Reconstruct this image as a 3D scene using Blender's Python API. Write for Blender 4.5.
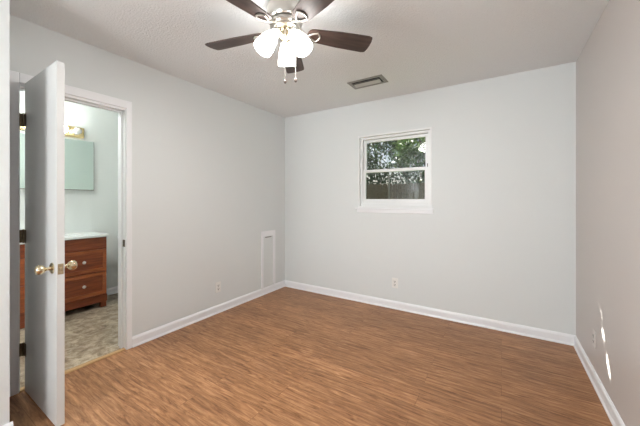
import bpy, bmesh, math, random
from mathutils import Vector, Matrix
random.seed(7)
PI = math.pi
S = bpy.context.scene
for o in list(bpy.data.objects): bpy.data.objects.remove(o)

# ------------------------------------------------------------------ camera
CAMZ = 1.256
cam_d = bpy.data.cameras.new('camera'); cam = bpy.data.objects.new('camera', cam_d)
S.collection.objects.link(cam)
cam.location = (0, 0, CAMZ); cam.rotation_euler = (PI/2, 0, math.radians(32.2))
cam_d.sensor_width = 36; cam_d.lens = 16.2; cam_d.shift_y = -13.5/640
cam_d.clip_start = .02; cam_d.clip_end = 200
S.camera = cam
# ------------------------------------------------------------------ world, sun, daylight, exposure
w = bpy.data.worlds.new('sky'); S.world = w; w.use_nodes = True
nt = w.node_tree; nt.nodes.clear()
sky = nt.nodes.new('ShaderNodeTexSky'); sky.sky_type = 'NISHITA'; sky.sun_disc = False
sky.sun_elevation = math.radians(34); sky.sun_rotation = math.radians(-64); sky.dust_density = 3; sky.air_density = .8
bg = nt.nodes.new('ShaderNodeBackground'); bg.inputs['Strength'].default_value = .07
wo = nt.nodes.new('ShaderNodeOutputWorld')
nt.links.new(sky.outputs[0], bg.inputs[0]); nt.links.new(bg.outputs[0], wo.inputs[0])
SUNV = Vector((1.5, -.82, -1.25)).normalized()          # the way sunlight travels
sd = bpy.data.lights.new('sun', 'SUN'); sd.energy = 20; sd.angle = math.radians(.3); sd.color = (1, .95, .88)
so = bpy.data.objects.new('sun', sd); S.collection.objects.link(so)
so.rotation_euler = SUNV.to_track_quat('-Z', 'Y').to_euler(); so.location = (-9, 8, 8)
ad = bpy.data.lights.new('daylight_fill', 'AREA'); ad.shape = 'RECTANGLE'; ad.size = 1.25; ad.size_y = 1.1
ad.energy = 4; ad.color = (.90, .95, 1)
ao = bpy.data.objects.new('daylight_fill', ad); S.collection.objects.link(ao)
ao.location = (.70, -.85, 1.5); ao.rotation_euler = Vector((-1, 0, .75)).to_track_quat('-Z', 'Y').to_euler()   # added fill light just outside the unseen side window

ad2 = bpy.data.lights.new('daylight_fill_near', 'AREA'); ad2.shape = 'RECTANGLE'; ad2.size = 1.4; ad2.size_y = 1.15
ad2.energy = 60; ad2.color = (.96, .975, 1)
ao2 = bpy.data.objects.new('daylight_fill_near', ad2); S.collection.objects.link(ao2)
ao2.location = (-1.27, -2.76, 1.5); ao2.rotation_euler = (-PI/2, 0, PI)   # fill lamp, added just outside the unseen window behind the camera
ao2.rotation_euler = Vector((0, 1, .75)).to_track_quat('-Z', 'Y').to_euler()
FAN_L = 8.5; FAN_W = 3.3; BATH_L = 19.0
vs = S.view_settings
vs.view_transform = 'Standard'; vs.look = 'None'; vs.gamma = 1; vs.use_curve_mapping = False; vs.exposure = 1.05

# ------------------------------------------------------------------ materials
def nodes_mat(name):
    m = bpy.data.materials.new(name); m.use_nodes = True
    n = m.node_tree; b = n.nodes['Principled BSDF']
    return m, n, b
def C4(c): return (c[0], c[1], c[2], 1)
def mat(name, col, rough=.5, metal=0, bump=0, bscale=50, var=0, vscale=3, coat=0, spec=.5):
    m, n, b = nodes_mat(name)
    b.inputs['Base Color'].default_value = C4(col); b.inputs['Roughness'].default_value = rough
    b.inputs['Metallic'].default_value = metal; b.inputs['Coat Weight'].default_value = coat
    b.inputs['Specular IOR Level'].default_value = spec
    tc = n.nodes.new('ShaderNodeTexCoord')
    if bump:
        t = n.nodes.new('ShaderNodeTexNoise'); t.inputs['Scale'].default_value = bscale; t.inputs['Detail'].default_value = 4
        n.links.new(tc.outputs['Object'], t.inputs['Vector'])
        bp = n.nodes.new('ShaderNodeBump'); bp.inputs['Strength'].default_value = bump; bp.inputs['Distance'].default_value = .01
        n.links.new(t.outputs['Fac'], bp.inputs['Height']); n.links.new(bp.outputs[0], b.inputs['Normal'])
    if var:
        t = n.nodes.new('ShaderNodeTexNoise'); t.inputs['Scale'].default_value = vscale; t.inputs['Detail'].default_value = 5
        n.links.new(tc.outputs['Object'], t.inputs['Vector'])
        r = n.nodes.new('ShaderNodeValToRGB')
        r.color_ramp.elements[0].position = .3; r.color_ramp.elements[1].position = .7
        r.color_ramp.elements[0].color = C4([x*(1-var) for x in col]); r.color_ramp.elements[1].color = C4([min(1, x*(1+var)) for x in col])
        n.links.new(t.outputs['Fac'], r.inputs[0]); n.links.new(r.outputs[0], b.inputs['Base Color'])
    return m
def ramp(n, stops):
    r = n.nodes.new('ShaderNodeValToRGB'); cr = r.color_ramp
    while len(cr.elements) < len(stops): cr.elements.new(.5)
    for e, (p, c) in zip(cr.elements, stops): e.position = p; e.color = C4(c)
    return r
def mapping(n, scale, rot=(0, 0, 0), loc=(0, 0, 0), src='Object'):
    tc = n.nodes.new('ShaderNodeTexCoord'); mp = n.nodes.new('ShaderNodeMapping')
    mp.inputs['Scale'].default_value = scale; mp.inputs['Rotation'].default_value = rot; mp.inputs['Location'].default_value = loc
    n.links.new(tc.outputs[src], mp.inputs[0]); return mp
def noise(n, vec, scale, detail=4, rough=.5, dist=0):
    t = n.nodes.new('ShaderNodeTexNoise'); t.inputs['Scale'].default_value = scale; t.inputs['Detail'].default_value = detail
    t.inputs['Roughness'].default_value = rough; t.inputs['Distortion'].default_value = dist
    if vec is not None: n.links.new(vec, t.inputs['Vector'])
    return t
def mixc(n, mode, fac, a, b):
    x = n.nodes.new('ShaderNodeMix'); x.data_type = 'RGBA'; x.blend_type = mode
    for sock, v in ((0, fac), (6, a), (7, b)):
        if hasattr(v, 'is_output'): n.links.new(v, x.inputs[sock])
        else: x.inputs[sock].default_value = v if sock == 0 else C4(v)
    return x.outputs[2]

def wood_floor():
    m, n, b = nodes_mat('laminate_planks')
    mp = mapping(n, (1, 1, 1))
    br = n.nodes.new('ShaderNodeTexBrick'); br.offset = .37; br.offset_frequency = 2
    for k, v in (('Scale', 1), ('Mortar Size', .0008), ('Mortar Smooth', .1), ('Bias', 0), ('Brick Width', 1.21), ('Row Height', .128)):
        br.inputs[k].default_value = v
    br.inputs['Color1'].default_value = (0, 0, 0, 1); br.inputs['Color2'].default_value = (1, 1, 1, 1)
    n.links.new(mp.outputs[0], br.inputs[0])
    # offset the grain per plank
    add = n.nodes.new('ShaderNodeVectorMath'); add.operation = 'MULTIPLY_ADD'
    add.inputs[1].default_value = (7, 3, 5)
    n.links.new(br.outputs['Color'], add.inputs[0]); n.links.new(mp.outputs[0], add.inputs[2])
    st = n.nodes.new('ShaderNodeMapping'); st.inputs['Scale'].default_value = (2.6, 24, 1)
    n.links.new(add.outputs[0], st.inputs[0])
    g1 = noise(n, st.outputs[0], 1.6, 9, .68, 1.5)
    st2 = n.nodes.new('ShaderNodeMapping'); st2.inputs['Scale'].default_value = (2.2, 9, 1)
    n.links.new(add.outputs[0], st2.inputs[0])
    wv = n.nodes.new('ShaderNodeTexWave'); wv.wave_type = 'BANDS'; wv.bands_direction = 'Y'
    for k, v in (('Scale', .9), ('Distortion', 9), ('Detail', 3), ('Detail Scale', .8)): wv.inputs[k].default_value = v
    n.links.new(st2.outputs[0], wv.inputs[0])
    r1 = ramp(n, [(.26, (.12, .046, .018)), (.41, (.30, .138, .060)), (.55, (.425, .215, .100)), (.74, (.58, .325, .168))])
    n.links.new(g1.outputs['Fac'], r1.inputs[0])
    r2 = ramp(n, [(.0, (.62, .56, .52)), (.35, (.95, .95, .95)), (1, (1.08, 1.08, 1.08))])
    n.links.new(wv.outputs['Fac'], r2.inputs[0])
    c = mixc(n, 'MULTIPLY', .45, r1.outputs[0], r2.outputs[0])
    st3 = n.nodes.new('ShaderNodeMapping'); st3.inputs['Scale'].default_value = (9, 85, 1)
    n.links.new(add.outputs[0], st3.inputs[0]); g3 = noise(n, st3.outputs[0], 1.4, 6, .7, .8)
    rf = ramp(n, [(.32, (.66, .60, .56)), (.46, (.97, .97, .97)), (.7, (1.06, 1.06, 1.06))]); n.links.new(g3.outputs['Fac'], rf.inputs[0])
    c = mixc(n, 'MULTIPLY', .8, c, rf.outputs[0])
    st4 = n.nodes.new('ShaderNodeMapping'); st4.inputs['Scale'].default_value = (2.2, 4.5, 1)
    n.links.new(add.outputs[0], st4.inputs[0]); g4 = noise(n, st4.outputs[0], 1.5, 3, .5, .5)
    rb = ramp(n, [(.35, (.86, .84, .84)), (.65, (1.10, 1.11, 1.12))]); n.links.new(g4.outputs['Fac'], rb.inputs[0])
    c = mixc(n, 'MULTIPLY', 1.0, c, rb.outputs[0])
    r3 = ramp(n, [(0, (.90, .89, .88)), (1, (1.1, 1.1, 1.1))]); n.links.new(br.outputs['Color'], r3.inputs[0])
    c = mixc(n, 'MULTIPLY', 1.0, c, r3.outputs[0])
    c = mixc(n, 'MIX', br.outputs['Fac'], c, (.15, .062, .028))
    n.links.new(c, b.inputs['Base Color'])
    b.inputs['Roughness'].default_value = .38; b.inputs['Specular IOR Level'].default_value = .3
    bp = n.nodes.new('ShaderNodeBump'); bp.inputs['Strength'].default_value = .12; bp.inputs['Distance'].default_value = .003
    n.links.new(g1.outputs['Fac'], bp.inputs['Height']); n.links.new(bp.outputs[0], b.inputs['Normal'])
    return m
def stone_vinyl():
    m, n, b = nodes_mat('mottled_vinyl')
    mp = mapping(n, (1, 1, 1))
    a = noise(n, mp.outputs[0], 13, 9, .75, .5); d = noise(n, mp.outputs[0], 4.5, 4, .6, .3)
    r = ramp(n, [(.33, (.15, .10, .06)), (.46, (.37, .29, .20)), (.55, (.56, .48, .37)), (.68, (.75, .68, .57))])
    n.links.new(a.outputs['Fac'], r.inputs[0])
    r2 = ramp(n, [(.35, (.62, .56, .52)), (.65, (1.05, 1.05, 1.03))]); n.links.new(d.outputs['Fac'], r2.inputs[0])
    n.links.new(mixc(n, 'MULTIPLY', .8, r.outputs[0], r2.outputs[0]), b.inputs['Base Color'])
    b.inputs['Roughness'].default_value = .35
    return m
def wood(name, dark, light, axis='Y', rough=.35, scale=3):
    m, n, b = nodes_mat(name)
    sc = {'X': (1.2, 14, 14), 'Y': (14, 1.2, 14), 'Z': (14, 14, 1.2)}[axis]
    mp = mapping(n, sc); a = noise(n, mp.outputs[0], scale, 6, .6, .8)
    r = ramp(n, [(.32, dark), (.68, light)]); n.links.new(a.outputs['Fac'], r.inputs[0])
    n.links.new(r.outputs[0], b.inputs['Base Color']); b.inputs['Roughness'].default_value = rough
    return m
def ceiling_mat():
    m, n, b = nodes_mat('textured_ceiling_paint')
    mp = mapping(n, (1, 1, 1)); a = noise(n, mp.outputs[0], 75, 5, .6)
    b.inputs['Base Color'].default_value = (.85, .865, .87, 1); b.inputs['Roughness'].default_value = .9
    r = ramp(n, [(.42, (0, 0, 0)), (.6, (1, 1, 1))]); n.links.new(a.outputs['Fac'], r.inputs[0])
    bp = n.nodes.new('ShaderNodeBump'); bp.inputs['Strength'].default_value = .42; bp.inputs['Distance'].default_value = .006
    n.links.new(r.outputs[0], bp.inputs['Height']); n.links.new(bp.outputs[0], b.inputs['Normal'])
    return m
def emis(name, col, strength):
    m, n, b = nodes_mat(name)
    b.inputs['Base Color'].default_value = (.9, .9, .88, 1); b.inputs['Roughness'].default_value = .3
    b.inputs['Emission Color'].default_value = C4(col); b.inputs['Emission Strength'].default_value = strength
    return m
def window_glass():
    m, n, b = nodes_mat('window_glass'); n.nodes.remove(b)
    out = n.nodes['Material Output']
    tr = n.nodes.new('ShaderNodeBsdfTransparent'); tr.inputs[0].default_value = (.93, .95, .95, 1)
    gl = n.nodes.new('ShaderNodeBsdfGlossy'); gl.inputs['Roughness'].default_value = 0
    fr = n.nodes.new('ShaderNodeFresnel'); fr.inputs[0].default_value = 1.45
    ge = n.nodes.new('ShaderNodeNewGeometry'); ma = n.nodes.new('ShaderNodeMath'); ma.operation = 'MULTIPLY_ADD'
    ma.inputs[1].default_value = 1/1.45 - 1.45; ma.inputs[2].default_value = 1.45     # the same index seen from inside the pane
    n.links.new(ge.outputs['Backfacing'], ma.inputs[0]); n.links.new(ma.outputs[0], fr.inputs[0])
    mx = n.nodes.new('ShaderNodeMixShader')
    n.links.new(fr.outputs[0], mx.inputs[0]); n.links.new(tr.outputs[0], mx.inputs[1]); n.links.new(gl.outputs[0], mx.inputs[2])
    n.links.new(mx.outputs[0], out.inputs[0]); return m
def leaf_mat(name, a, c):
    m, n, b = nodes_mat(name)
    mp = mapping(n, (1, 1, 1)); t = noise(n, mp.outputs[0], 4, 5, .7)
    r = ramp(n, [(.35, a), (.65, c)]); n.links.new(t.outputs['Fac'], r.inputs[0])
    n.links.new(r.outputs[0], b.inputs['Base Color']); b.inputs['Roughness'].default_value = .45
    tl = n.nodes.new('ShaderNodeBsdfTranslucent'); n.links.new(r.outputs[0], tl.inputs[0])
    mx = n.nodes.new('ShaderNodeMixShader'); mx.inputs[0].default_value = .3
    n.links.new(b.outputs[0], mx.inputs[1]); n.links.new(tl.outputs[0], mx.inputs[2])
    n.links.new(mx.outputs[0], n.nodes['Material Output'].inputs[0]); return m

M = dict(
    wall=mat('wall_paint', (.755, .785, .78), .62, bump=.06, bscale=160),
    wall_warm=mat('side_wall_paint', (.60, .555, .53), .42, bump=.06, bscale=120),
    bathwall=mat('bathroom_paint', (.78, .81, .785), .6),
    ceil=ceiling_mat(), floor=wood_floor(), vinyl=stone_vinyl(),
    trim=mat('white_trim_paint', (.90, .91, .93), .32),
    door=mat('door_paint', (.70, .70, .685), .33, bump=.05, bscale=25),
    vinylwhite=mat('white_vinyl', (.84, .85, .85), .35),  # plain white vinyl of window frames and cabinet box
    plastic=mat('outlet_plastic', (.85, .85, .82), .3), slot=mat('dark_slot', (.05, .045, .04), .6),
    brass=mat('aged_brass', (.66, .56, .38), .22, 1, var=.12, vscale=40),
    darkbrass=mat('dark_brass', (.16, .13, .085), .35, 1, var=.2, vscale=40),
    lightbrass=mat('polished_brass', (.80, .62, .33), .2, .9),
    nickel=mat('brushed_nickel', (.62, .60, .56), .28, 1, bump=.03, bscale=200),
    nickellight=mat('satin_nickel', (.80, .77, .72), .35, .75),
    blade=wood('walnut_blade', (.035, .020, .015), (.085, .052, .042), 'X', .42, 2.2),
    shade=emis('lit_frosted_glass', (1, .975, .94), FAN_L),
    globe=emis('lit_globe', (.95, 1, .97), BATH_L),
    deadglobe=mat('unlit_globe', (.8, .8, .78), .12, .15),
    iron=mat('iron_nickel', (.42, .40, .36), .4, .8), chain=mat('chain_metal', (.75, .72, .68), .3, .8), fob=mat('dark_fob', (.10, .07, .06), .3),
    ventm=mat('vent_grey_metal', (.27, .26, .245), .4, .2), ventlit=mat('vent_louver_lit', (.52, .51, .49), .35, .1),  # louver tone raised, painting lamp light onto the middle louver
    dark=mat('duct_shade', (.03, .03, .03), .9),
    vanity=wood('cherry_cabinet', (.17, .036, .012), (.32, .080, .026), 'Y', .35),
    vanityv=wood('cherry_frame', (.25, .062, .020), (.45, .13, .042), 'Y', .33),
    counter=mat('cultured_marble', (.88, .9, .88), .2), mirror=mat('mirror_glass', (.80, .90, .85), .06, 1),
    chrome=mat('chrome', (.8, .8, .8), .15, 1), porcelain=mat('porcelain', (.82, .84, .86), .15),
    thresh=wood('oak_strip', (.42, .24, .10), (.68, .44, .22), 'Y', .4),
    glass=window_glass(),
    fence=wood('weathered_fence', (.045, .032, .020), (.14, .105, .07), 'Z', .8),
    pole=mat('dull_pole', (.13, .12, .10), .7), bark=mat('bark', (.13, .10, .08), .9, var=.3, vscale=12),
    lawn=mat('lawn', (.10, .14, .05), .95, var=.4, vscale=2),
    leaf1=leaf_mat('leaves_deep', (.014, .030, .014), (.055, .095, .045)),
    leaf2=leaf_mat('leaves_olive', (.025, .032, .018), (.085, .095, .055)),
    leaf3=leaf_mat('leaves_bright', (.035, .07, .022), (.13, .20, .07)),
)
# ------------------------------------------------------------------ geometry helpers
def V(*a): return Vector(a)
class MB:
    def __init__(s): s.bm = bmesh.new()
    def box(s, lo, hi, bev=0, mtx=None, seg=2):
        r = bmesh.ops.create_cube(s.bm, size=1); vs_ = r['verts']
        lo, hi = Vector(lo), Vector(hi); c = (lo+hi)/2; d = hi-lo
        for v in vs_: v.co = Vector((v.co.x*d.x, v.co.y*d.y, v.co.z*d.z)) + c
        if bev:
            es = {e for v in vs_ for e in v.link_edges}
            r2 = bmesh.ops.bevel(s.bm, geom=list(es), offset=bev, segments=seg, profile=.5, affect='EDGES')
            vs_ = list({v for f in r2['faces'] for v in f.verts} | {v for v in vs_ if v.is_valid})
        if mtx is not None:
            for v in vs_: v.co = mtx @ v.co
        return s
    def lathe(s, prof, seg=24, mtx=None, cap=True):
        rings = []
        for (r, z) in prof:
            ring = []
            for k in range(seg):
                a = 2*PI*k/seg; p = Vector((r*math.cos(a), r*math.sin(a), z))
                ring.append(s.bm.verts.new(mtx @ p if mtx is not None else p))
            rings.append(ring)
        for a, b in zip(rings, rings[1:]):
            for k in range(seg):
                s.bm.faces.new((a[k], a[(k+1) % seg], b[(k+1) % seg], b[k]))
        if cap:
            if prof[0][0] > 1e-5: s.bm.faces.new(rings[0][::-1])
            if prof[-1][0] > 1e-5: s.bm.faces.new(rings[-1])
        return s
    def tube(s, pts, rad, seg=10):
        pts = [Vector(p) for p in pts]; rings = []
        rads = rad if isinstance(rad, (list, tuple)) else [rad]*len(pts)
        up = None
        for i, p in enumerate(pts):
            t = (pts[min(i+1, len(pts)-1)] - pts[max(i-1, 0)]).normalized()
            if up is None: up = t.orthogonal().normalized()
            up = (up - t*up.dot(t)).normalized(); sd_ = t.cross(up)
            rings.append([s.bm.verts.new(p + (up*math.cos(2*PI*k/seg) + sd_*math.sin(2*PI*k/seg))*rads[i]) for k in range(seg)])
        for a, b in zip(rings, rings[1:]):
            for k in range(seg): s.bm.faces.new((a[k], a[(k+1) % seg], b[(k+1) % seg], b[k]))
        s.bm.faces.new(rings[0][::-1]); s.bm.faces.new(rings[-1]); return s
    def sphere(s, c, r, sc=(1, 1, 1), u=20, v=12):
        rr = bmesh.ops.create_uvsphere(s.bm, u_segments=u, v_segments=v, radius=r)
        for q in rr['verts']: q.co = Vector((q.co.x*sc[0], q.co.y*sc[1], q.co.z*sc[2])) + Vector(c)
        return s
    def prism(s, poly, z0, z1, mtx=None):
        lo = [Vector((x, y, z0)) for x, y in poly]; hi = [Vector((x, y, z1)) for x, y in poly]
        if mtx is not None: lo = [mtx @ p for p in lo]; hi = [mtx @ p for p in hi]
        a = [s.bm.verts.new(p) for p in lo]; b = [s.bm.verts.new(p) for p in hi]; k = len(poly)
        s.bm.faces.new(a[::-1]); s.bm.faces.new(b)
        for i in range(k): s.bm.faces.new((a[i], a[(i+1) % k], b[(i+1) % k], b[i]))
        return s
    def build(s, name, m, parent=None, smooth=False, solid=0, origin=None):
        bmesh.ops.recalc_face_normals(s.bm, faces=s.bm.faces)
        if origin is not None:
            for v in s.bm.verts: v.co -= Vector(origin)
        me = bpy.data.meshes.new(name); s.bm.to_mesh(me); s.bm.free()
        me.materials.append(m)
        if smooth:
            for p in me.polygons: p.use_smooth = True
            me.update()
            try: me.set_sharp_from_angle(angle=math.radians(38))
            except Exception: pass
        o = bpy.data.objects.new(name, me); S.collection.objects.link(o)
        if origin is not None: o.location = origin
        if parent: o.parent = parent
        return o
def thing(name, label, cat, loc=(0, 0, 0), rz=0, group=None, kind=None):
    o = bpy.data.objects.new(name, None); S.collection.objects.link(o)
    o.location = loc; o.rotation_euler = (0, 0, rz); o.empty_display_size = .1
    return tag(o, label, cat, group, kind)
def tag(o, label=None, cat=None, group=None, kind=None):
    if label: o['label'] = label
    if cat: o['category'] = cat
    if group: o['group'] = group
    if kind: o['kind'] = kind
    return o
def struct(o, label, cat): return tag(o, label, cat, None, 'structure')
def copy_tree(o, parent=None):
    c = o.copy(); S.collection.objects.link(c); c.parent = parent
    for ch in list(o.children): copy_tree(ch, c)
    return c
# ------------------------------------------------------------------ dimensions
XL, XR, YB, YN, H = -2.66, .542, 3.265, -2.6, 2.44
T = .12
CX, CY = -2.18, .41                          # corner of the projecting closet wall
DY0, DY1, DH = .547, 1.170, 2.012            # bathroom doorway
BX, BY0, BY1 = -4.38, .16, 2.35              # bathroom
WX0, WX1, WZ0, WZ1 = -1.50, -.632, 1.155, 2.038   # back window
# ------------------------------------------------------------------ room shell
fl = MB().box((XL, YN-T, -.1), (XR+T, YB+T, 0)).build('floor', M['floor'])
struct(fl, 'wood plank laminate floor of the bedroom', 'floor')
ce = MB().box((BX-T, YN-T, H), (XR+T, YB+T, H+.15)).build('ceiling', M['ceil'])
struct(ce, 'off-white textured ceiling over the bedroom', 'ceiling')
b = MB()
b.box((XL-T, CY-.0, 0), (XL, DY0, H)); b.box((XL-T, DY1, 0), (XL, YB+T, H)); b.box((XL-T, DY0, DH), (XL, DY1, H))
struct(b.build('wall_left', M['wall']), 'pale grey wall with the bathroom doorway', 'wall')
b = MB()
b.box((XL, YB, 0), (WX0, YB+T, H)); b.box((WX1, YB, 0), (XR+T, YB+T, H)); b.box((WX0, YB, 0), (WX1, YB+T, WZ0)); b.box((WX0, YB, WZ1), (WX1, YB+T, H))
struct(b.build('wall_back', M['wall']), 'pale grey wall with the small window', 'wall')
RW = (-1.5, -.2, .95, 2.05)                  # side window added behind the camera to let fill light in
b = MB()
b.box((XR, RW[1], 0), (XR+T, YB, H)); b.box((XR, YN-T, 0), (XR+T, RW[0], H)); b.box((XR, RW[0], 0), (XR+T, RW[1], RW[2])); b.box((XR, RW[0], RW[3]), (XR+T, RW[1], H))
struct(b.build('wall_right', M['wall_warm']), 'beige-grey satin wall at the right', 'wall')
NW = (-2.0, -.55, .9, 2.1)  # unseen window opening, added behind the camera for fill light
b = MB()
b.box((CX, YN-T, 0), (NW[0], YN, H)); b.box((NW[1], YN-T, 0), (XR, YN, H)); b.box((NW[0], YN-T, 0), (NW[1], YN, NW[2])); b.box((NW[0], YN-T, NW[3]), (NW[1], YN, H))
struct(b.build('wall_near', M['wall']), 'wall behind the camera', 'wall')
b = MB(); b.box((CX-T, YN-T, 0), (CX, CY, H)); b.box((XL, CY-T, 0), (CX-T, CY, H))
struct(b.build('wall_closet', M['wall']), 'projecting wall corner at the left edge of the picture', 'wall')
# bathroom shell
struct(MB().box((BX-T, BY0-T, -.1), (XL, BY1+T, -.002)).build('floor_bathroom', M['vinyl']), 'mottled brown-grey vinyl floor of the bathroom', 'floor')
struct(MB().box((BX-T, BY0-T, 0), (BX, BY1+T, H)).build('wall_bathroom_far', M['bathwall']), 'pale green-white bathroom wall behind the vanity', 'wall')
struct(MB().box((BX, BY1, 0), (XL-T, BY1+T, H)).build('wall_bathroom_right', M['bathwall']), 'bathroom side wall beyond the toilet', 'wall')
struct(MB().box((BX, BY0-T, 0), (XL-T, BY0, H)).build('wall_bathroom_left', M['bathwall']), 'bathroom side wall behind the open door', 'wall')
# ------------------------------------------------------------------ baseboards
PROF = [(0, 0), (.020, 0), (.019, .008), (.014, .015), (.012, .020), (.012, .066), (.010, .074), (.006, .082), (.003, .087), (0, .088)]
def baseboard(name, p0, p1, inward, label, prof=PROF):
    p0, p1, n_ = Vector((*p0, 0)), Vector((*p1, 0)), Vector((*inward, 0))
    b = MB(); a = [b.bm.verts.new(p0 + n_*x + Vector((0, 0, z+.0005))) for x, z in prof]
    c = [b.bm.verts.new(p1 + n_*x + Vector((0, 0, z+.0005))) for x, z in prof]; k = len(prof)
    b.bm.faces.new(a); b.bm.faces.new(c[::-1])
    for i in range(k): b.bm.faces.new((a[i], a[(i+1) % k], c[(i+1) % k], c[i]))
    return struct(b.build(name, M['trim'], smooth=False), label, 'baseboard')
baseboard('baseboard_left', (XL, DY1+.048), (XL, YB), (1, 0), 'white baseboard along the doorway wall')
baseboard('baseboard_back', (XL, YB), (XR, YB), (0, -1), 'white baseboard under the window')
baseboard('baseboard_right', (XR, YN), (XR, YB), (-1, 0), 'white baseboard along the right wall')
baseboard('baseboard_closet', (CX, YN), (CX, CY+.012), (1, 0), 'white baseboard end at the lower left corner')
baseboard('baseboard_near', (CX, YN), (XR, YN), (0, 1), 'white baseboard behind the camera')
baseboard('baseboard_bathroom', (BX, BY0), (BX, BY1), (1, 0), 'white baseboard beside the vanity')
# ------------------------------------------------------------------ door casing, jamb, stop
cw = .062
def casing_side(b, x0, x1, y0, y1, z0, z1, inner_is_y0=True):
    b.box((x0, y0, z0), (x1, y1, z1), .004)
b = MB()
CO = CY+.006
b.box((XL+.0005, CO, 0), (XL+.016, DY0-.006, DH+.006+cw), .004)
b.box((XL+.0005, DY1+.003, 0), (XL+.016, DY1+.046, DH+.006+cw), .004)
b.box((XL+.0005, DY0-.006, DH+.004), (XL+.016, DY1+.006, DH+.006+cw), .004)
struct(b.build('trim_1', M['trim']), 'white casing around the bathroom doorway', 'door casing')
b = MB()
J = .014
b.box((XL-T-.004, DY1-J+.012, 0), (XL+.002, DY1+.012, DH), .001)
b.box((XL-T-.004, DY0-J-.004, 0), (XL+.002, DY0-.003, DH), .001)
b.box((XL-T-.004, DY0-.003, DH-.012), (XL+.002, DY1+.006, DH+.006), .001)
b.box((XL-.078, DY1-.014, 0), (XL-.042, DY1, DH-.012), .003)
b.box((XL-.078, DY0-.002, DH-.024), (XL-.042, DY1, DH-.012), .003)
struct(b.build('trim_2', M['trim']), 'white door jamb with stop strip in the bathroom doorway', 'door jamb')
b = MB(); b.bm.free()
sp = MB().box((XL-.036, DY1-.0045, .860), (XL+.001, DY1-.0015, .918), .001).build('strike_plate', M['darkbrass'])
tag(sp, 'dark strike plate on the doorway jamb level with the knobs', 'strike plate')
th = MB().prism([(XL-.034, .0005), (XL-.034, .006), (XL-.026, .012), (XL+.002, .012), (XL+.010, .006), (XL+.010, .0005)], DY0, DY1-.002,
                Matrix(((1, 0, 0, 0), (0, 0, 1, 0), (0, 1, 0, 0), (0, 0, 0, 1)))).build('threshold_strip', M['thresh'])
tag(th, 'narrow honey oak threshold strip across the bathroom doorway', 'threshold')
# ------------------------------------------------------------------ door
door = thing('door_1', 'white flush door standing open into the bedroom with brass knobs', 'door', (XL+.012, .588, 0), kind='structure')
dl = XL+.012
def L(p): return (p[0]-dl, p[1]-.588, p[2])
DF, DBK, DE = .566, .601, -2.062
MB().box(L((XL+.018, DF, .005)), L((DE, DBK, 2.018)), .0015).build('door_slab', M['door'], door)
for hz in (1.777, 1.016, .275):
    hn = MB().lathe([(0, -.046), (.005, -.044), (.0062, -.040), (.0062, .040), (.005, .044), (0, .046)], 12, Matrix.Translation(L((XL+.010, DF-.004, hz)))).build('hinge', M['darkbrass'], door, smooth=True)
    MB().box(L((XL+.012, DF-.0025, hz-.042)), L((XL+.050, DF-.0002, hz+.042)), .0008).build('hinge_leaf', M['darkbrass'], hn)
    MB().box(L((XL+.0025, DY0-.003, hz-.042)), L((XL+.0085, DF-.008, hz+.042)), .0008).build('hinge_leaf', M['darkbrass'], hn)
def knob(sign):
    y0 = DF if sign < 0 else DBK
    mt = Matrix.Translation(L((-2.125, y0, .872))) @ Matrix.Rotation(PI/2 if sign < 0 else -PI/2, 4, 'X')
    pr = [(.031, 0), (.031, .004), (.024, .008), (.013, .011), (.010, .016), (.0095, .026), (.013, .031), (.020, .036), (.0255, .045), (.027, .055), (.0255, .064), (.019, .071), (.010, .0735), (0, .074)]
    MB().lathe(pr, 28, mt).build('door_knob', M['brass'], door, smooth=True)
knob(-1); knob(1)
lp = MB().box(L((DE-.0005, DF+.005, .843)), L((DE+.0018, DBK-.005, .901)), .0008).build('latch_plate', M['brass'], door)
MB().box(L((DE+.001, DF+.011, .862)), L((DE+.009, DBK-.011, .882)), .002).build('latch_bolt', M['brass'], lp)
# ------------------------------------------------------------------ windows
def make_window(name, x0, x1, z0, z1, label, mirror_sill=True):
    """local frame: x across, y outwards, wall face at y=0"""
    wn = thing(name, label, 'window', kind='structure')
    W = x1-x0; HH = z1-z0
    fr = MB()
    def ring(b, a0, a1, c0, c1, t, y0, y1, bev=.002, tb=None):
        tb = tb or t
        b.box((a0, y0, c0), (a0+t, y1, c1), bev); b.box((a1-t, y0, c0), (a1, y1, c1), bev)
        b.box((a0+t-.001, y0, c1-t), (a1-t+.001, y1, c1), bev); b.box((a0+t-.001, y0, c0), (a1-t+.001, y1, c0+tb), bev)
    ring(fr, .001, W-.001, .001, HH-.001, .020, -.006, T, .002)
    fr.build('window_frame', M['vinylwhite'], wn)
    st = MB(); ring(st, .022, W-.022, .022, HH-.022, .026, .028, .105, .003, .034)
    st.build('window_stop', M['vinylwhite'], wn)
    mid = HH*.50
    up = MB(); ring(up, .050, W-.050, mid-.012, HH-.050, .032, .068, .092, .003, .036)
    u = up.build('sash', M['vinylwhite'], wn)
    MB().box((.078, .078, mid+.018), (W-.078, .082, HH-.078)).build('pane', M['glass'], u)
    lo = MB(); ring(lo, .050, W-.050, .056, mid+.022, .034, .040, .064, .003, .050)
    l_ = lo.build('sash', M['vinylwhite'], wn)
    MB().box((.080, .050, .100), (W-.080, .054, mid-.006)).build('pane', M['glass'], l_)
    MB().box((W/2-.045, .030, .066), (W/2+.045, .042, .076), .002).build('sash_lift', M['vinylwhite'], wn)
    MB().box((W-.056, .026, mid+.02), (W-.050, .044, mid+.055), .001).build('sash_latch', M['slot'], wn)
    sl = MB(); sl.box((-.030, -.028, -.016), (W+.022, .030, .001), .004)
    sl.build('window_sill', M['trim'], wn)
    MB().box((-.010, -.014, -.055), (W+.012, -.0005, -.016), .003).build('apron', M['trim'], wn)
    return wn
w1 = make_window('window_1', WX0, WX1, WZ0, WZ1, 'small white two-sash window in the back wall looking onto trees and a fence')
w1.location = (WX0, YB, WZ0)
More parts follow.
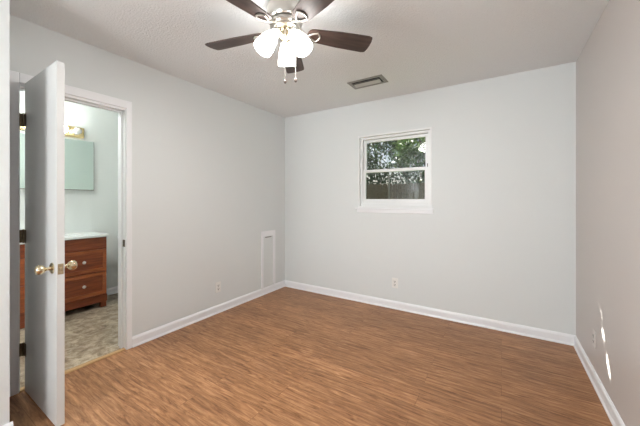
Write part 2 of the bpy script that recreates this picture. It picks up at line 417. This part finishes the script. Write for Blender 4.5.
w2 = make_window('window_added_2', 0, RW[1]-RW[0], RW[2], RW[3], 'white unseen window added for fill light in the right wall behind the camera')
w2.location = (XR, RW[1], RW[2]); w2.rotation_euler = (0, 0, -PI/2)
w3 = make_window('window_added_3', NW[0], NW[1], NW[2], NW[3], 'wide white unseen window added for fill light in the wall behind the camera')
w3.location = (NW[1], YN, NW[2]); w3.rotation_euler = (0, 0, PI)
# ------------------------------------------------------------------ outlets
def make_outlet(label, loc, rz):
    """local: plate in xz-plane, facing -y"""
    t = thing('electrical_outlet', label, 'outlet', loc, rz, 'wall outlets near the floor')
    MB().box((-.035, -.006, -.057), (.035, -.0003, .057), .003).build('cover_plate', M['plastic'], t)
    for z in (.0195, -.0195):
        r = MB().lathe([(.0165, 0), (.0165, .0025), (.0155, .0032), (0, .0032)], 20, Matrix.Translation((0, -.0055, z)) @ Matrix.Rotation(PI/2, 4, 'X')).build('receptacle', M['plastic'], t, smooth=True)
        s_ = MB(); s_.box((-.0095, -.0095, z-.002), (-.0050, -.0085, z+.0090)); s_.box((.0050, -.0095, z-.002), (.0095, -.0085, z+.0090))
        s_.box((-.0035, -.0095, z-.0120), (.0035, -.0085, z-.0050)); s_.build('slots', M['slot'], r)
    MB().lathe([(.003, 0), (.003, .001), (0, .0015)], 10, Matrix.Translation((0, -.006, 0)) @ Matrix.Rotation(PI/2, 4, 'X')).build('screw', M['chrome'], t)
    return t
o1 = make_outlet('white outlet on the back wall below the window', (-1.036, YB, .295), 0)
o2 = copy_tree(o1); o2.location = (XL, 2.10, .284); o2.rotation_euler = (0, 0, PI/2); o2['label'] = 'white outlet on the left wall between doorway and access panel'
o3 = copy_tree(o1); o3.location = (XR, 2.67, .302); o3.rotation_euler = (0, 0, -PI/2); o3['label'] = 'beige painted-over outlet on the beige right wall beside the sun spots'
M['painted'] = mat('painted_over_plate', (.68, .64, .61), .4)
for ch in o3.children:
    if ch.name.split('.')[0] in ('cover_plate', 'receptacle'):
        ch.material_slots[0].link = 'OBJECT'; ch.material_slots[0].material = M['painted']
# ------------------------------------------------------------------ access panel
ap = thing('access_panel', 'tall narrow white access panel low on the left wall near the corner', 'access panel', (XL, 2.91, .09))
b = MB(); y0, y1, zt = -.135, .135, .745
b.box((0.0005, y0, 0), (.014, y0+.035, zt), .002); b.box((.0005, y1-.045, 0), (.014, y1, zt), .002); b.box((.0005, y0+.034, zt-.07), (.014, y1-.044, zt), .002)
b.build('panel_frame', M['trim'], ap)
MB().box((.0005, y0+.036, .002), (.008, y1-.046, zt-.072), .001).build('panel_board', M['wall'], ap)
MB().box((.008, y0+.07, zt-.088), (.013, y1-.08, zt-.076), .002).build('finger_pull', M['ventm'], ap)
# ------------------------------------------------------------------ ceiling vent
vt = thing('ceiling_vent', 'small grey metal air vent in the ceiling above the window', 'vent', (-1.142, 2.712, H))
b = MB(); vx, vy = .183, .099
for (lo, hi) in (((-vx, -vy), (vx, -vy+.034)), ((-vx, vy-.030), (vx, vy)), ((-vx, -vy+.033), (-vx+.036, vy-.029)), ((vx-.036, -vy+.033), (vx, vy-.029))):
    b.box((*lo, -.007), (*hi, -.0005), .002)
b.build('vent_frame', M['ventm'], vt)
MB().box((-vx+.034, -vy+.032, -.004), (vx-.034, vy-.028, -.0005)).build('duct_shade_sheet', M['dark'], vt)  # flat dark sheet, paints the shade inside the duct
for (yy, wd_, tl_, key) in ((-.050, .010, 35, 'ventm'), (.000, .024, -18, 'ventlit'), (.044, .012, 30, 'ventm')):
    mt = Matrix.Translation((0, yy, -.0155 if key == 'ventlit' else -.011)) @ Matrix.Rotation(math.radians(tl_), 4, 'X')
    MB().box((-vx+.046, -wd_, -.0008), (vx-.046, wd_, .0008), 0, mt).build('louver', M[key], vt)
for sx in (-1, 1): MB().lathe([(.004, 0), (.004, -.002), (0, -.003)], 10, Matrix.Translation((sx*(vx-.018), 0, -.007))).build('screw', M['slot'], vt)
# ------------------------------------------------------------------ ceiling fan
FX, FY, FZ = -1.110, 1.370, 2.276
fan = thing('ceiling_fan', 'brushed nickel ceiling fan with dark walnut blades and three lit glass shades', 'ceiling fan', (FX, FY, H))
dz = FZ-H
MB().lathe([(0, -.0005), (.075, -.0005), (.078, -.010), (.105, -.020), (.112, -.032), (.112, -.088), (.106, -.102), (.085, -.112), (0, -.112)], 40).build('motor_housing', M['nickel'], fan, smooth=True)
MB().lathe([(0, -.1125), (.092, -.1125), (.095, -.118), (.095, -.136), (.088, -.142), (0, -.142)], 40).build('flywheel', M['nickel'], fan, smooth=True)
MB().lathe([(0, -.1425), (.078, -.1425), (.080, -.146), (.076, -.152), (.058, -.156), (.045, -.157), (0, -.158)], 36).build('switch_housing', M['nickel'], fan, smooth=True)
kit = MB().lathe([(0, -.1585), (.036, -.1585), (.040, -.164), (.040, -.200), (.034, -.214), (.018, -.224), (.010, -.234), (0, -.236)], 28).build('light_fitter', M['brass'], fan, smooth=True)
R0 = math.radians(32.2)
# blade outline
def blade_poly():
    x0, x1 = .135, .556
    pts = []
    for k in range(9):                        # round root
        a = PI/2 + PI*k/8; pts.append((x0+.036+.036*math.cos(a)*1.0, .050*math.sin(a)))
    n_ = 10
    pts.append((x0+.2, -.065)); pts.append((x1-.030, -.071))
    for k in range(1, 8):
        a = -PI/2 + PI*k/8; pts.append((x1-.012+.016*math.cos(a), .071*math.sin(a)*.985))
    pts.append((x1-.030, .071)); pts.append((x0+.2, .065))
    return pts
TILT = Matrix.Rotation(math.radians(-12), 4, 'X')
ref = None
for k in range(5):
    az = R0 + math.radians(88.4+72*k)
    base = Matrix.Translation((0, 0, dz)) @ Matrix.Rotation(az, 4, 'Z')
    bl = MB().prism(blade_poly(), 0, .007, TILT).build('blade', M['blade'], fan)
    bl.matrix_local = base
    ir = MB()
    ir.tube([(.080, 0, .028), (.105, 0, .014), (.128, 0, .000), (.150, 0, -.004)], [.010, .009, .009, .007], 8)
    tri = [(.140, 0), (.160, .020), (.196, .034), (.210, .020), (.216, 0), (.210, -.020), (.196, -.034), (.160, -.020)]
    lo = [TILT @ Vector((x, y, -.0055)) for x, y in tri]
    ir.tube(lo + [lo[0]], .0055, 8)
    io = ir.build('blade_iron', M['iron'], bl, smooth=True)
rt = Vector((math.cos(R0), math.sin(R0), 0)); fw = Vector((-math.sin(R0), math.cos(R0), 0))
for k in range(3):
    az = R0 + math.radians(90+120*k)
    d = Vector((math.cos(az), math.sin(az), 0)); dn = Vector((0, 0, -1))
    til = math.radians(33 if k else 26)       # from straight down
    ax = (dn*math.cos(til) + d*math.sin(til)).normalized()
    st = Vector((0, 0, -.168)) + d*.030 - rt*.005
    nk = st + d*.022 + Vector((0, 0, -.002))
    arm = MB().tube([st, st + d*.014 + Vector((0, 0, .002)), nk, nk + ax*.022], [.010, .010, .011, .018], 12).build('lamp_arm', M['nickellight'], fan, smooth=True)
    q = Vector((0, 0, 1)).rotation_difference(ax).to_matrix().to_4x4()
    mt = Matrix.Translation(nk + ax*.016) @ q @ Matrix.Diagonal((1, 1, 1.12, 1))
    pr = [(.020, 0), (.022, .006), (.032, .022), (.042, .045), (.049, .072), (.054, .098), (.056, .120), (.0555, .132),
          (.0530, .132), (.053, .119), (.051, .097), (.046, .072), (.039, .046), (.029, .023), (.017, .008)]
    sh = MB().lathe(pr, 28, mt, cap=False).build('lamp_shade', M['shade'], arm, smooth=True)
    MB().lathe([(0, .006), (.011, .010), (.013, .03), (.023, .055), (.027, .075), (.022, .094), (.011, .103), (0, .105)], 16, mt).build('bulb', M['shade'], sh, smooth=True)
    ld = bpy.data.lights.new('lamp_light', 'AREA'); ld.shape = 'DISK'; ld.size = .085; ld.energy = FAN_W; ld.color = (1, .98, .95)
    lo_ = bpy.data.objects.new('lamp_light', ld); S.collection.objects.link(lo_); lo_.parent = fan
    lo_.location = nk + ax*.168; lo_.rotation_euler = ax.to_track_quat('-Z', 'Y').to_euler()
rt = Vector((math.cos(R0), math.sin(R0), 0)); fw = Vector((-math.sin(R0), math.cos(R0), 0))
for (a, f, z1_) in ((.002, -.040, -.470), (.063, -.022, -.455)):
    p = rt*a + fw*f
    c_ = MB().tube([p + Vector((0, 0, -.170)), p + Vector((0, 0, z1_))], .0016, 6).build('pull_chain', M['chain'], fan)
    MB().lathe([(0, z1_+.004), (.004, z1_), (.008, z1_-.010), (.0085, z1_-.018), (.005, z1_-.024), (0, z1_-.026)], 12, Matrix.Translation(p)).build('chain_fob', M['fob'], c_, smooth=True)
# ------------------------------------------------------------------ bathroom furniture
VX0, VX1, VY0, VY1 = BX+.028, -3.945, .79, 1.535
van = thing('vanity_cabinet', 'cherry brown bathroom vanity cabinet with two banks of drawers', 'vanity', (BX, VY0, 0))
def W2(p): return (p[0]-BX, p[1]-VY0, p[2])
b = MB(); b.box(W2((VX0, VY0+.005, .062)), W2((VX1, VY1, .820)), .002)
b.box(W2((VX1-.02, VY0, .062)), W2((VX1+.006, VY1+.004, .146)), .003)
b.build('body', M['vanity'], van)
for yy in (VY0+.006, VY1-.056):
    for xx in (VX0, VX1-.05):
        MB().box(W2((xx, yy, 0)), W2((xx+.052, yy+.055, .062)), .004).build('leg', M['vanity'], van)
for (a, c) in ((VY0+.012, 1.075), (1.09, VY1-.008)):
    MB().box(W2((VX1, a, .694)), W2((VX1+.008, c, .816)), .002).build('false_front', M['vanity'], van)
    for (z0, z1) in ((.429, .680), (.157, .415)):
        d_ = MB(); t_ = .038
        d_.box(W2((VX1+.0005, a, z0)), W2((VX1+.020, a+t_, z1)), .003); d_.box(W2((VX1+.0005, c-t_, z0)), W2((VX1+.020, c, z1)), .003)
        d_.box(W2((VX1+.0005, a+t_-.002, z1-t_)), W2((VX1+.020, c-t_+.002, z1)), .003); d_.box(W2((VX1+.0005, a+t_-.002, z0)), W2((VX1+.020, c-t_+.002, z0+t_)), .003)
        dr = d_.build('drawer', M['vanityv'], van)
        MB().box(W2((VX1+.0005, a+t_, z0+t_)), W2((VX1+.012, c-t_, z1-t_)), .001).build('drawer_panel', M['vanity'], dr)
        mt = Matrix.Translation(W2((VX1+.012, (a+c)/2, (z0+z1)/2))) @ Matrix.Rotation(PI/2, 4, 'Y')
        MB().lathe([(.006, 0), (.005, .010), (.010, .014), (.0165, .020), (.0165, .025), (.010, .030), (0, .031)], 18, mt).build('knob', M['nickellight'], dr, smooth=True)
ct = thing('vanity_countertop', 'glossy white vanity countertop over the drawers', 'countertop', (BX, VY0, .8215))
b = MB(); b.box((.001, -.012, 0), (VX1-BX+.030, VY1-VY0+.014, .030), .006, seg=3); b.build('top', M['counter'], ct)
MB().lathe([(.150, .0305), (.155, .033), (.160, .0305)], 32, Matrix.Translation((.235, .375, 0)) @ Matrix.Diagonal((.8, 1.2, 1, 1)), cap=False).build('basin_rim', M['counter'], ct, smooth=True)
fc = thing('faucet', 'chrome faucet standing on the white vanity countertop', 'faucet', (BX+.09, 1.16, .8525))
MB().box((-.025, -.07, 0), (.025, .07, .012), .005).build('base', M['chrome'], fc)
MB().tube([(0, 0, .01), (0, 0, .06), (.03, 0, .085), (.09, 0, .085), (.11, 0, .065)], .010, 10).build('spout', M['chrome'], fc, smooth=True)
for s_ in (-1, 1): MB().lathe([(.012, .012), (.012, .03), (.020, .036), (.020, .052), (0, .056)], 12, Matrix.Translation((0, s_*.05, 0))).build('handle', M['chrome'], fc, smooth=True)
# mirror cabinet
mc = thing('medicine_cabinet', 'frameless mirrored medicine cabinet above the bathroom vanity', 'mirror cabinet', (BX, .88, 1.375))
MB().box((.001, .004, .004), (.040, .664, .596), .002).build('cabinet_box', M['vinylwhite'], mc)
md = MB().box((.041, 0, 0), (.047, .668, .600), .002).build('mirror_door', M['mirror'], mc)
e_ = MB(); e_.box((.0405, .6685, 0), (.0475, .6705, .600)); e_.box((.0405, 0, -.006), (.0485, .668, -.0005)); e_.build('edge_strip', M['ventm'], md)
# vanity light bar
vb = thing('vanity_light', 'polished brass vanity light bar with globe bulbs above the mirror cabinet', 'wall light', (BX, .86, 2.005))
MB().box((.001, 0, 0), (.050, .59, .125), .006, seg=3).build('light_bar', M['lightbrass'], vb)
for i, yy in enumerate((.505, .372, .238, .105)):
    mt = Matrix.Translation((.050, yy, .066)) @ Matrix.Rotation(PI/2, 4, 'Y')
    sk = MB().lathe([(.034, 0), (.034, .003), (.022, .006), (.020, .022), (0, .022)], 20, mt).build('socket', M['chrome'], vb, smooth=True)
    MB().sphere((.050+.058, yy, .066), .044 if i else .040).build('globe_bulb', M['deadglobe'] if i == 0 else M['globe'], sk, smooth=True)
cl = thing('added_ceiling_light', 'round white flush light added out of view on the bathroom ceiling as fill', 'ceiling light', (-3.35, .62, H))  # guessed lamp, added to brighten the bathroom
MB().lathe([(0, -.0005), (.15, -.0005), (.15, -.02), (0, -.02)], 32).build('base', M['trim'], cl, smooth=True)
MB().lathe([(.14, -.0205), (.135, -.045), (.10, -.07), (.05, -.083), (0, -.086)], 32).build('glass_dome', emis('fill_dome', (.98, 1, .985), 31), cl, smooth=True)
# toilet
tl = thing('toilet', 'white porcelain toilet beside the vanity, mostly hidden by the doorway jamb', 'toilet', (BX+.02, 2.03, 0))
MB().box((0, -.20, .40), (.19, .20, .735), .02, seg=3).build('tank', M['porcelain'], tl)
MB().box((-.004, -.212, .7355), (.205, .212, .775), .012, seg=3).build('tank_lid', M['porcelain'], tl)
def ell(b, rings, seg=28):
    rs = []
    for (cx_, rx, ry, z) in rings: rs.append([b.bm.verts.new((cx_+rx*math.cos(2*PI*k/seg), ry*math.sin(2*PI*k/seg), z)) for k in range(seg)])
    for p, q in zip(rs, rs[1:]):
        for k in range(seg): b.bm.faces.new((p[k], p[(k+1) % seg], q[(k+1) % seg], q[k]))
    b.bm.faces.new(rs[0][::-1]); b.bm.faces.new(rs[-1]); return b
ell(MB(), [(.30, .22, .11, 0), (.30, .20, .095, .06), (.32, .20, .10, .18), (.38, .25, .16, .30), (.41, .27, .185, .38), (.41, .27, .185, .395)]).build('bowl', M['porcelain'], tl, smooth=True)
ell(MB(), [(.42, .255, .185, .396), (.42, .26, .19, .405), (.42, .255, .185, .425)]).build('seat_lid', M['porcelain'], tl, smooth=True)
# ------------------------------------------------------------------ outdoors
GZ = -.35
struct(MB().box((-30, YB+T, GZ-.2), (20, 40, GZ)).build('ground', M['lawn']), 'lawn outside the window', 'lawn')
FYd = 7.9
fe = thing('wooden_fence', 'dark weathered wooden privacy fence beyond the window', 'fence', (-3, FYd, GZ))
b = MB(); x = -9.0; top = 2.06
while x < 9:
    h_ = top + random.uniform(-.02, .02); wd = .137
    b.prism([(x, 0), (x+wd, 0), (x+wd, h_-.03), (x+wd-.03, h_), (x+.03, h_), (x, h_-.03)], 0, .018, Matrix(((1, 0, 0, 0), (0, 0, 1, random.uniform(-.004, .004)), (0, 1, 0, 0), (0, 0, 0, 1))))
    x += wd+.008
b.build('fence_boards', M['fence'], fe)
for zz in (.35, 1.1, 1.8): MB().box((-9, -.045, zz), (9, -.002, zz+.09)).build('fence_rail', M['fence'], fe)
for xx in (-8, -5.6, -3.2, -.8, 1.6, 4.0, 6.4): MB().box((xx, -.14, 0), (xx+.09, -.046, 2.0)).build('fence_post', M['fence'], fe)
pl = MB().tube([(0, 0, 0), (0, 0, 2.25)], .018, 10).build('metal_pole', M['pole']); pl.location = (-2.455, 7.25, GZ)
tag(pl, 'thin grey metal pole standing in front of the wooden fence', 'pole')

def leaves(n_, c, rad, size, accept=None, flat=None, clump=0):
    b = MB(); c = Vector(c); cl = []
    if clump:
        for _ in range(clump):
            while True:
                p = Vector([random.uniform(-1, 1) for _ in range(3)])
                if p.length <= 1: break
            cl.append(p)
    made = 0; tries = 0
    while made < n_ and tries < n_*4:
        tries += 1
        if cl:
            q = random.choice(cl); p = q + Vector([random.gauss(0, .13) for _ in range(3)])
            if p.length > 1.15: continue
        else:
            while True:
                p = Vector([random.uniform(-1, 1) for _ in range(3)])
                if p.length <= 1: break
        p = Vector((p.x*rad[0], p.y*rad[1], p.z*rad[2])) + c
        s_ = size*random.uniform(.6, 1.25)
        nrm = Vector([random.gauss(0, 1) for _ in range(3)]).normalized()
        if flat is not None: nrm = (flat + nrm*.55).normalized()
        u = nrm.orthogonal().normalized(); u = (Matrix.Rotation(random.uniform(0, 2*PI), 3, nrm) @ u); v = nrm.cross(u)
        a = p - u*s_*.5; d = p + u*s_*.5; e1 = p + v*s_*.25 + nrm*s_*.07; e2 = p - v*s_*.25 + nrm*s_*.07
        if accept and not accept((a, d, e1, e2, p, (a+p)/2, (d+p)/2, (e1+p)/2, (e2+p)/2)): continue
        va, vd, v1, v2, vm = [b.bm.verts.new(t) for t in (a, d, e1, e2, p)]
        b.bm.faces.new((va, v1, vm)); b.bm.faces.new((v1, vd, vm)); b.bm.faces.new((vd, v2, vm)); b.bm.faces.new((v2, va, vm))
        made += 1
    return b
def tree(label, x, y, cz, rad, n_, size, lm, tr=.09, bare=False, **k):
    t = thing('tree', label, 'tree', (x, y, GZ), group='trees and shrubs outside the window')
    c = Vector((0, 0, cz-GZ))
    b = MB()
    if bare: b.tube([(0, 0, 0), (.03, .03, (cz-GZ)*.5), (0, 0, cz-GZ-.12)], [tr, tr*.8, tr*.5], 9)
    else: b.tube([(0, 0, 0), (.05, .03, (cz-GZ)*.4), (-.03, 0, cz-GZ), (.02, 0, cz-GZ+rad[2]*.6)], [tr, tr*.8, tr*.6, tr*.2], 9)
    for i in range(0 if bare else 9):
        a = i*2.4; e = Vector((math.cos(a)*rad[0]*.75, math.sin(a)*rad[1]*.75, cz-GZ+rad[2]*(-.4+.1*i)))
        b.tube([(0, 0, max(.3, e.z-rad[2]*.6)), e*.5 + Vector((0, 0, e.z*.5-rad[2]*.12)), e], [tr*.4, tr*.26, tr*.1], 6)
    b.build('trunk', M['bark'], t, smooth=True)
    lb = leaves(n_, c, rad, size, **k)
    lf = lb.build('foliage', M[lm], t); return t
tree('dark leafy tree behind the fence, left part of the window view', -4.75, 9.5, 3.0, (1.25, .8, 1.7), 4200, .15, 'leaf2', clump=80)
tree('deep green tree farther behind the fence, middle of the window view', -3.4, 12.3, 3.6, (1.8, 1.0, 2.3), 5200, .18, 'leaf1', clump=90)
tree('bright green tree behind the fence, right part of the window view', -2.0, 9.5, 2.9, (1.0, .8, 1.5), 3200, .14, 'leaf3', clump=60)
tree('tall deep green tree behind the fence, beyond the right side of the view', 1.0, 12.3, 3.6, (1.9, 1.0, 2.3), 3600, .18, 'leaf1', clump=60)
tree('tall olive tree beyond the fence to the far left', -8.2, 12.0, 3.6, (2.0, 1.1, 2.2), 3600, .18, 'leaf2', clump=60)
hd = thing('hedge', 'dark leafy hedge growing right behind the wooden fence', 'hedge', (-3, 8.35, GZ))
hb = leaves(9000, (0, 0, 1.45), (5.0, .28, 1.25), .13); hb.build('foliage', M['leaf1'], hd)
# added unseen tree between sun and window, leaves left out to shape the sun spots
SPOTS = [(2.517, .535, .004), (2.517, .520, .005), (2.516, .505, .006), (2.515, .490, .005), (2.486, .412, .019), (2.400, .300, .006), (2.390, .280, .012), (2.378, .255, .016), (2.365, .230, .012), (2.354, .210, .006)]
AX = [(Vector((XR, y, z)), r) for (y, z, r) in SPOTS]
cT = Vector(((WX0+WX1)/2, YB+.06, 1.6)) - SUNV*3.0
base = Vector((cT.x, cT.y, GZ))
def acc(pts):
    for P in pts:
        P = P + base
        for q, r in AX:
            dlt = P - q
            if (dlt - SUNV*dlt.dot(SUNV)).length < r: return False
    return True
tree('dense dark evergreen tree added out of view left of the window to shape the sun spots', base.x, base.y, cT.z, (.85, .85, .85), 21000, .05, 'leaf1', bare=True, accept=acc, flat=SUNV)
